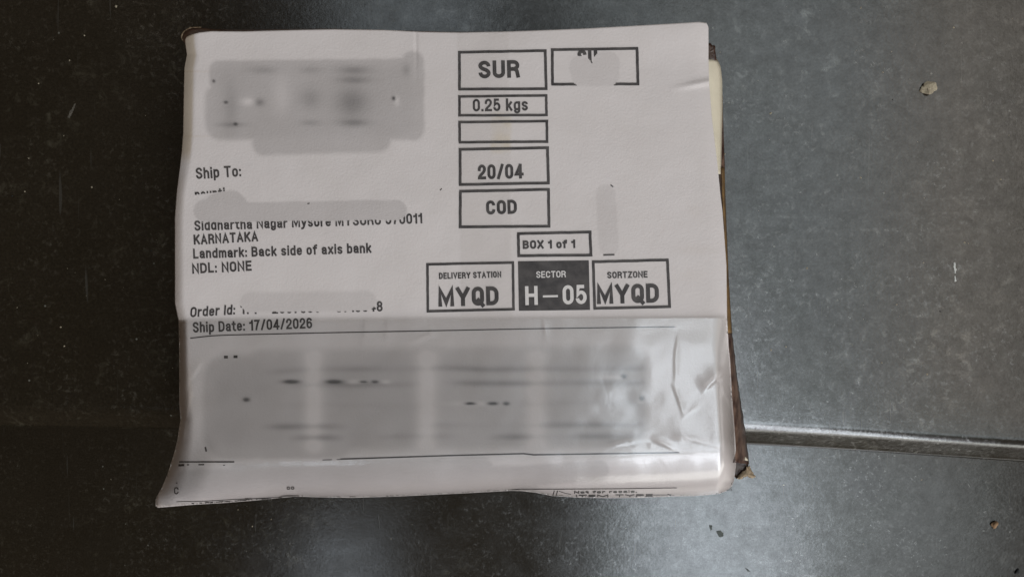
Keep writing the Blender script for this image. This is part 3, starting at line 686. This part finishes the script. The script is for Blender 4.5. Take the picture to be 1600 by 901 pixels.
strip('torn_edge', [(286.5, 64), (285.5, 57), (289, 50), (298, 44.5), (312, 44)], [(284, 63), (282, 56), (286.5, 49), (297, 42.5), (314, 42)], H - 0.0034, H - 0.0038, M_TAN, parcel, 'thin frayed rim of the upper left corner', 3, .35)
patch('corner_flap', [(1096, 69), (1110, 68), (1113, 71), (1117, 71), (1118, 80), (1120, 94), (1108, 95), (1096, 94)], H - 0.0045, M_CARTON, parcel, .6, lab='dark brown corner at the upper right')
patch('paper_corner', [(1140, 688), (1149.5, 694), (1160, 707), (1169.5, 719), (1158, 718.5), (1144, 719)], H - 0.020, M_CREAM, parcel, .15, lab='small white folded triangle at the lower right')
patch('corner_flap', [(1140, 718), (1163, 718), (1170, 722), (1168, 732), (1158, 740), (1151, 748), (1146, 742)], H - 0.024, M_CARTON, parcel, .3, lab='dark brown corner at the lower right')
patch('torn_corner', [(1151, 747), (1157, 738), (1164, 733), (1167, 728), (1171, 727), (1175, 735), (1180.5, 744), (1176, 747), (1168, 744), (1163, 745), (1158, 748)], H - 0.023, M_TAN, parcel, .9, .001, 'torn tan cardboard tip at the lower right', .001)

# ------------------------------------------------------------------ crumbs and marks on the stone
import bmesh
def lump(name, px, py, zb, size, flat, mat, seed, el=1.3, rot=0.3):
    bm = bmesh.new(); bmesh.ops.create_icosphere(bm, subdivisions=3, radius=1)
    r = np.random.RandomState(seed); dirs = r.randn(22, 3)
    dirs /= np.linalg.norm(dirs, axis=1)[:, None]
    for v in bm.verts:
        p = np.array(v.co); k = 0.95 + sum(0.26 * (1 if i % 2 else -1) * max(0, p @ d) ** 9 for i, d in enumerate(dirs)) + r.uniform(-.07, .07)
        p = p * k; x, y = p[0] * el, p[1]; c, s = math.cos(rot), math.sin(rot)
        v.co = ((x * c - y * s) * size, (x * s + y * c) * size, (max(p[2], -.6) + .6) * size * flat)
    me = bpy.data.meshes.new(name); bm.to_mesh(me); bm.free(); me.materials.append(mat)
    o = bpy.data.objects.new(name, me); COL.objects.link(o); o.location = world(px, py, zb); return o
tag(lump('stone_crumb', 1451, 138, 0.0, 0.0026, .55, M_CRUMB, 3, 1.35, 0.15), 'pale beige crumb lying on the grey stone near the upper right', 'crumb')
tag(lump('stone_crumb', 1553, 818, -0.15, 0.0018, .7, M_CRUMB2, 2, 1.3, 0.8), 'small orange brown crumb on the lower step near the lower right corner', 'crumb')
tag(lump('stone_crumb', 1589, 892, -0.15, 0.0012, .6, M_BLACKGRIT, 5, 1.4, 1.0), 'tiny black grit grain in the lower right corner of the lower step', 'grit')
def fleck(name, poly, z, mat, jag, th=0.00012):
    p = resample(poly + [poly[0]], 34)[:-1] + rng.uniform(-jag, jag, (33, 2)); c = p.mean(0); n = len(p)
    Vv = [world(q[0], q[1], z + 0.00002) for q in p] + [world(*(c + (q - c) * .8), z + th) for q in p]
    Ff = [(i, (i + 1) % n, n + (i + 1) % n, n + i)[::-1] for i in range(n)] + [tuple(range(n, 2 * n))[::-1]]
    o = mesh_obj(name, Vv, Ff, mat, None, smooth=False); return o
a = fleck('paint_fleck', [(1490, 410), (1493, 409.5), (1493.5, 418), (1495, 421), (1493, 425), (1492.5, 427.5), (1491.3, 426), (1491, 421), (1489.8, 416)], 0.0, M_FLECK, .35)
b = fleck('paint_fleck', [(1491.4, 431), (1493, 430.5), (1493.6, 436), (1495, 439), (1491.6, 440), (1491.4, 436)], 0.0, M_FLECK, .3)
tag(a, 'longer upper piece of the broken white paint streak on the stone at the right', 'paint fleck')
tag(b, 'shorter lower piece of the broken white paint streak on the stone at the right', 'paint fleck')
M_STAIN = simple('dull_dark_stain', (0.035, 0.040, 0.032), 0.6, 0.5, 700, 0.0002, (0.075, 0.082, 0.070), 0.4)
for poly, zz, lab_, m_ in (([(1119, 829), (1125, 828), (1131, 832), (1130, 838), (1124, 839), (1121, 834)], -0.15, 'dull greenish dark stain on the lower step below the right part of the parcel', M_STAIN),
                           ([(1108, 820), (1112, 819), (1113, 826), (1110, 829)], -0.15, 'small dark stain just up and left of the larger greenish stain on the lower step', M_STAIN),
                           ([(1164, 886), (1168, 888), (1173, 893), (1168, 892)], -0.15, 'narrow dark stain at the bottom edge of the lower step', M_STAIN)):
    tag(fleck('stain', poly, zz, m_, .7, 0.00006), lab_, 'stain')
M_SMEAR = simple('pale_dried_smear', (0.10, 0.085, 0.065), 0.8, 0.5, 700, 0.0002, (0.04, 0.033, 0.025))
tag(fleck('smear', [(106, 184), (108, 175), (112, 170), (118, 161), (118, 164), (113, 175), (109, 185)], 0.0, M_SMEAR, .7, 0.00006), 'short pale dried smear on the dark stone at the upper left', 'smear')
# thin scattered dust and grit, uncountable
def scatter(name, n, mat, seed, smin, smax, label_, cat):
    r = np.random.RandomState(seed); Vv = []; Ff = []
    for i in range(n):
        upper = r.rand() < .72
        if upper:
            x = r.uniform(-250, 1850); y = r.uniform(-150, 600)
            z = 0.0; 
        else:
            x = r.uniform(-250, 1850); y = r.uniform(745, 1050); z = -0.15
        s = smin + (smax - smin) * r.rand() ** 4; c = world(x, y, z); m = r.randint(5, 8); k = len(Vv); a0 = r.rand() * 6
        e = r.uniform(.5, 1); th = r.rand() * 3.14
        for j in range(m):
            q = a0 + 6.283 * j / m; rr = s * r.uniform(.6, 1.1); dx, dy = rr * math.cos(q), rr * e * math.sin(q)
            Vv.append((c[0] + dx * math.cos(th) - dy * math.sin(th), c[1] + dx * math.sin(th) + dy * math.cos(th), z + 0.00003))
        Vv.append((c[0], c[1], z + s * .5))
        for j in range(m): Ff.append((k + j, k + (j + 1) % m, k + m))
    o = mesh_obj(name, Vv, Ff, mat, None, smooth=False, kind='stuff'); tag(o, label_, cat)
scatter('pale_dust', 420, M_CRUMB, 61, 0.00010, 0.00070, 'fine pale dust grains scattered over both stone steps', 'dust')
scatter('dark_grit', 120, M_BLACKGRIT, 62, 0.00012, 0.00065, 'fine black grit scattered over both stone steps', 'grit')

S.render.engine = 'CYCLES'
S.cycles.max_bounces = 6; S.cycles.transparent_max_bounces = 8
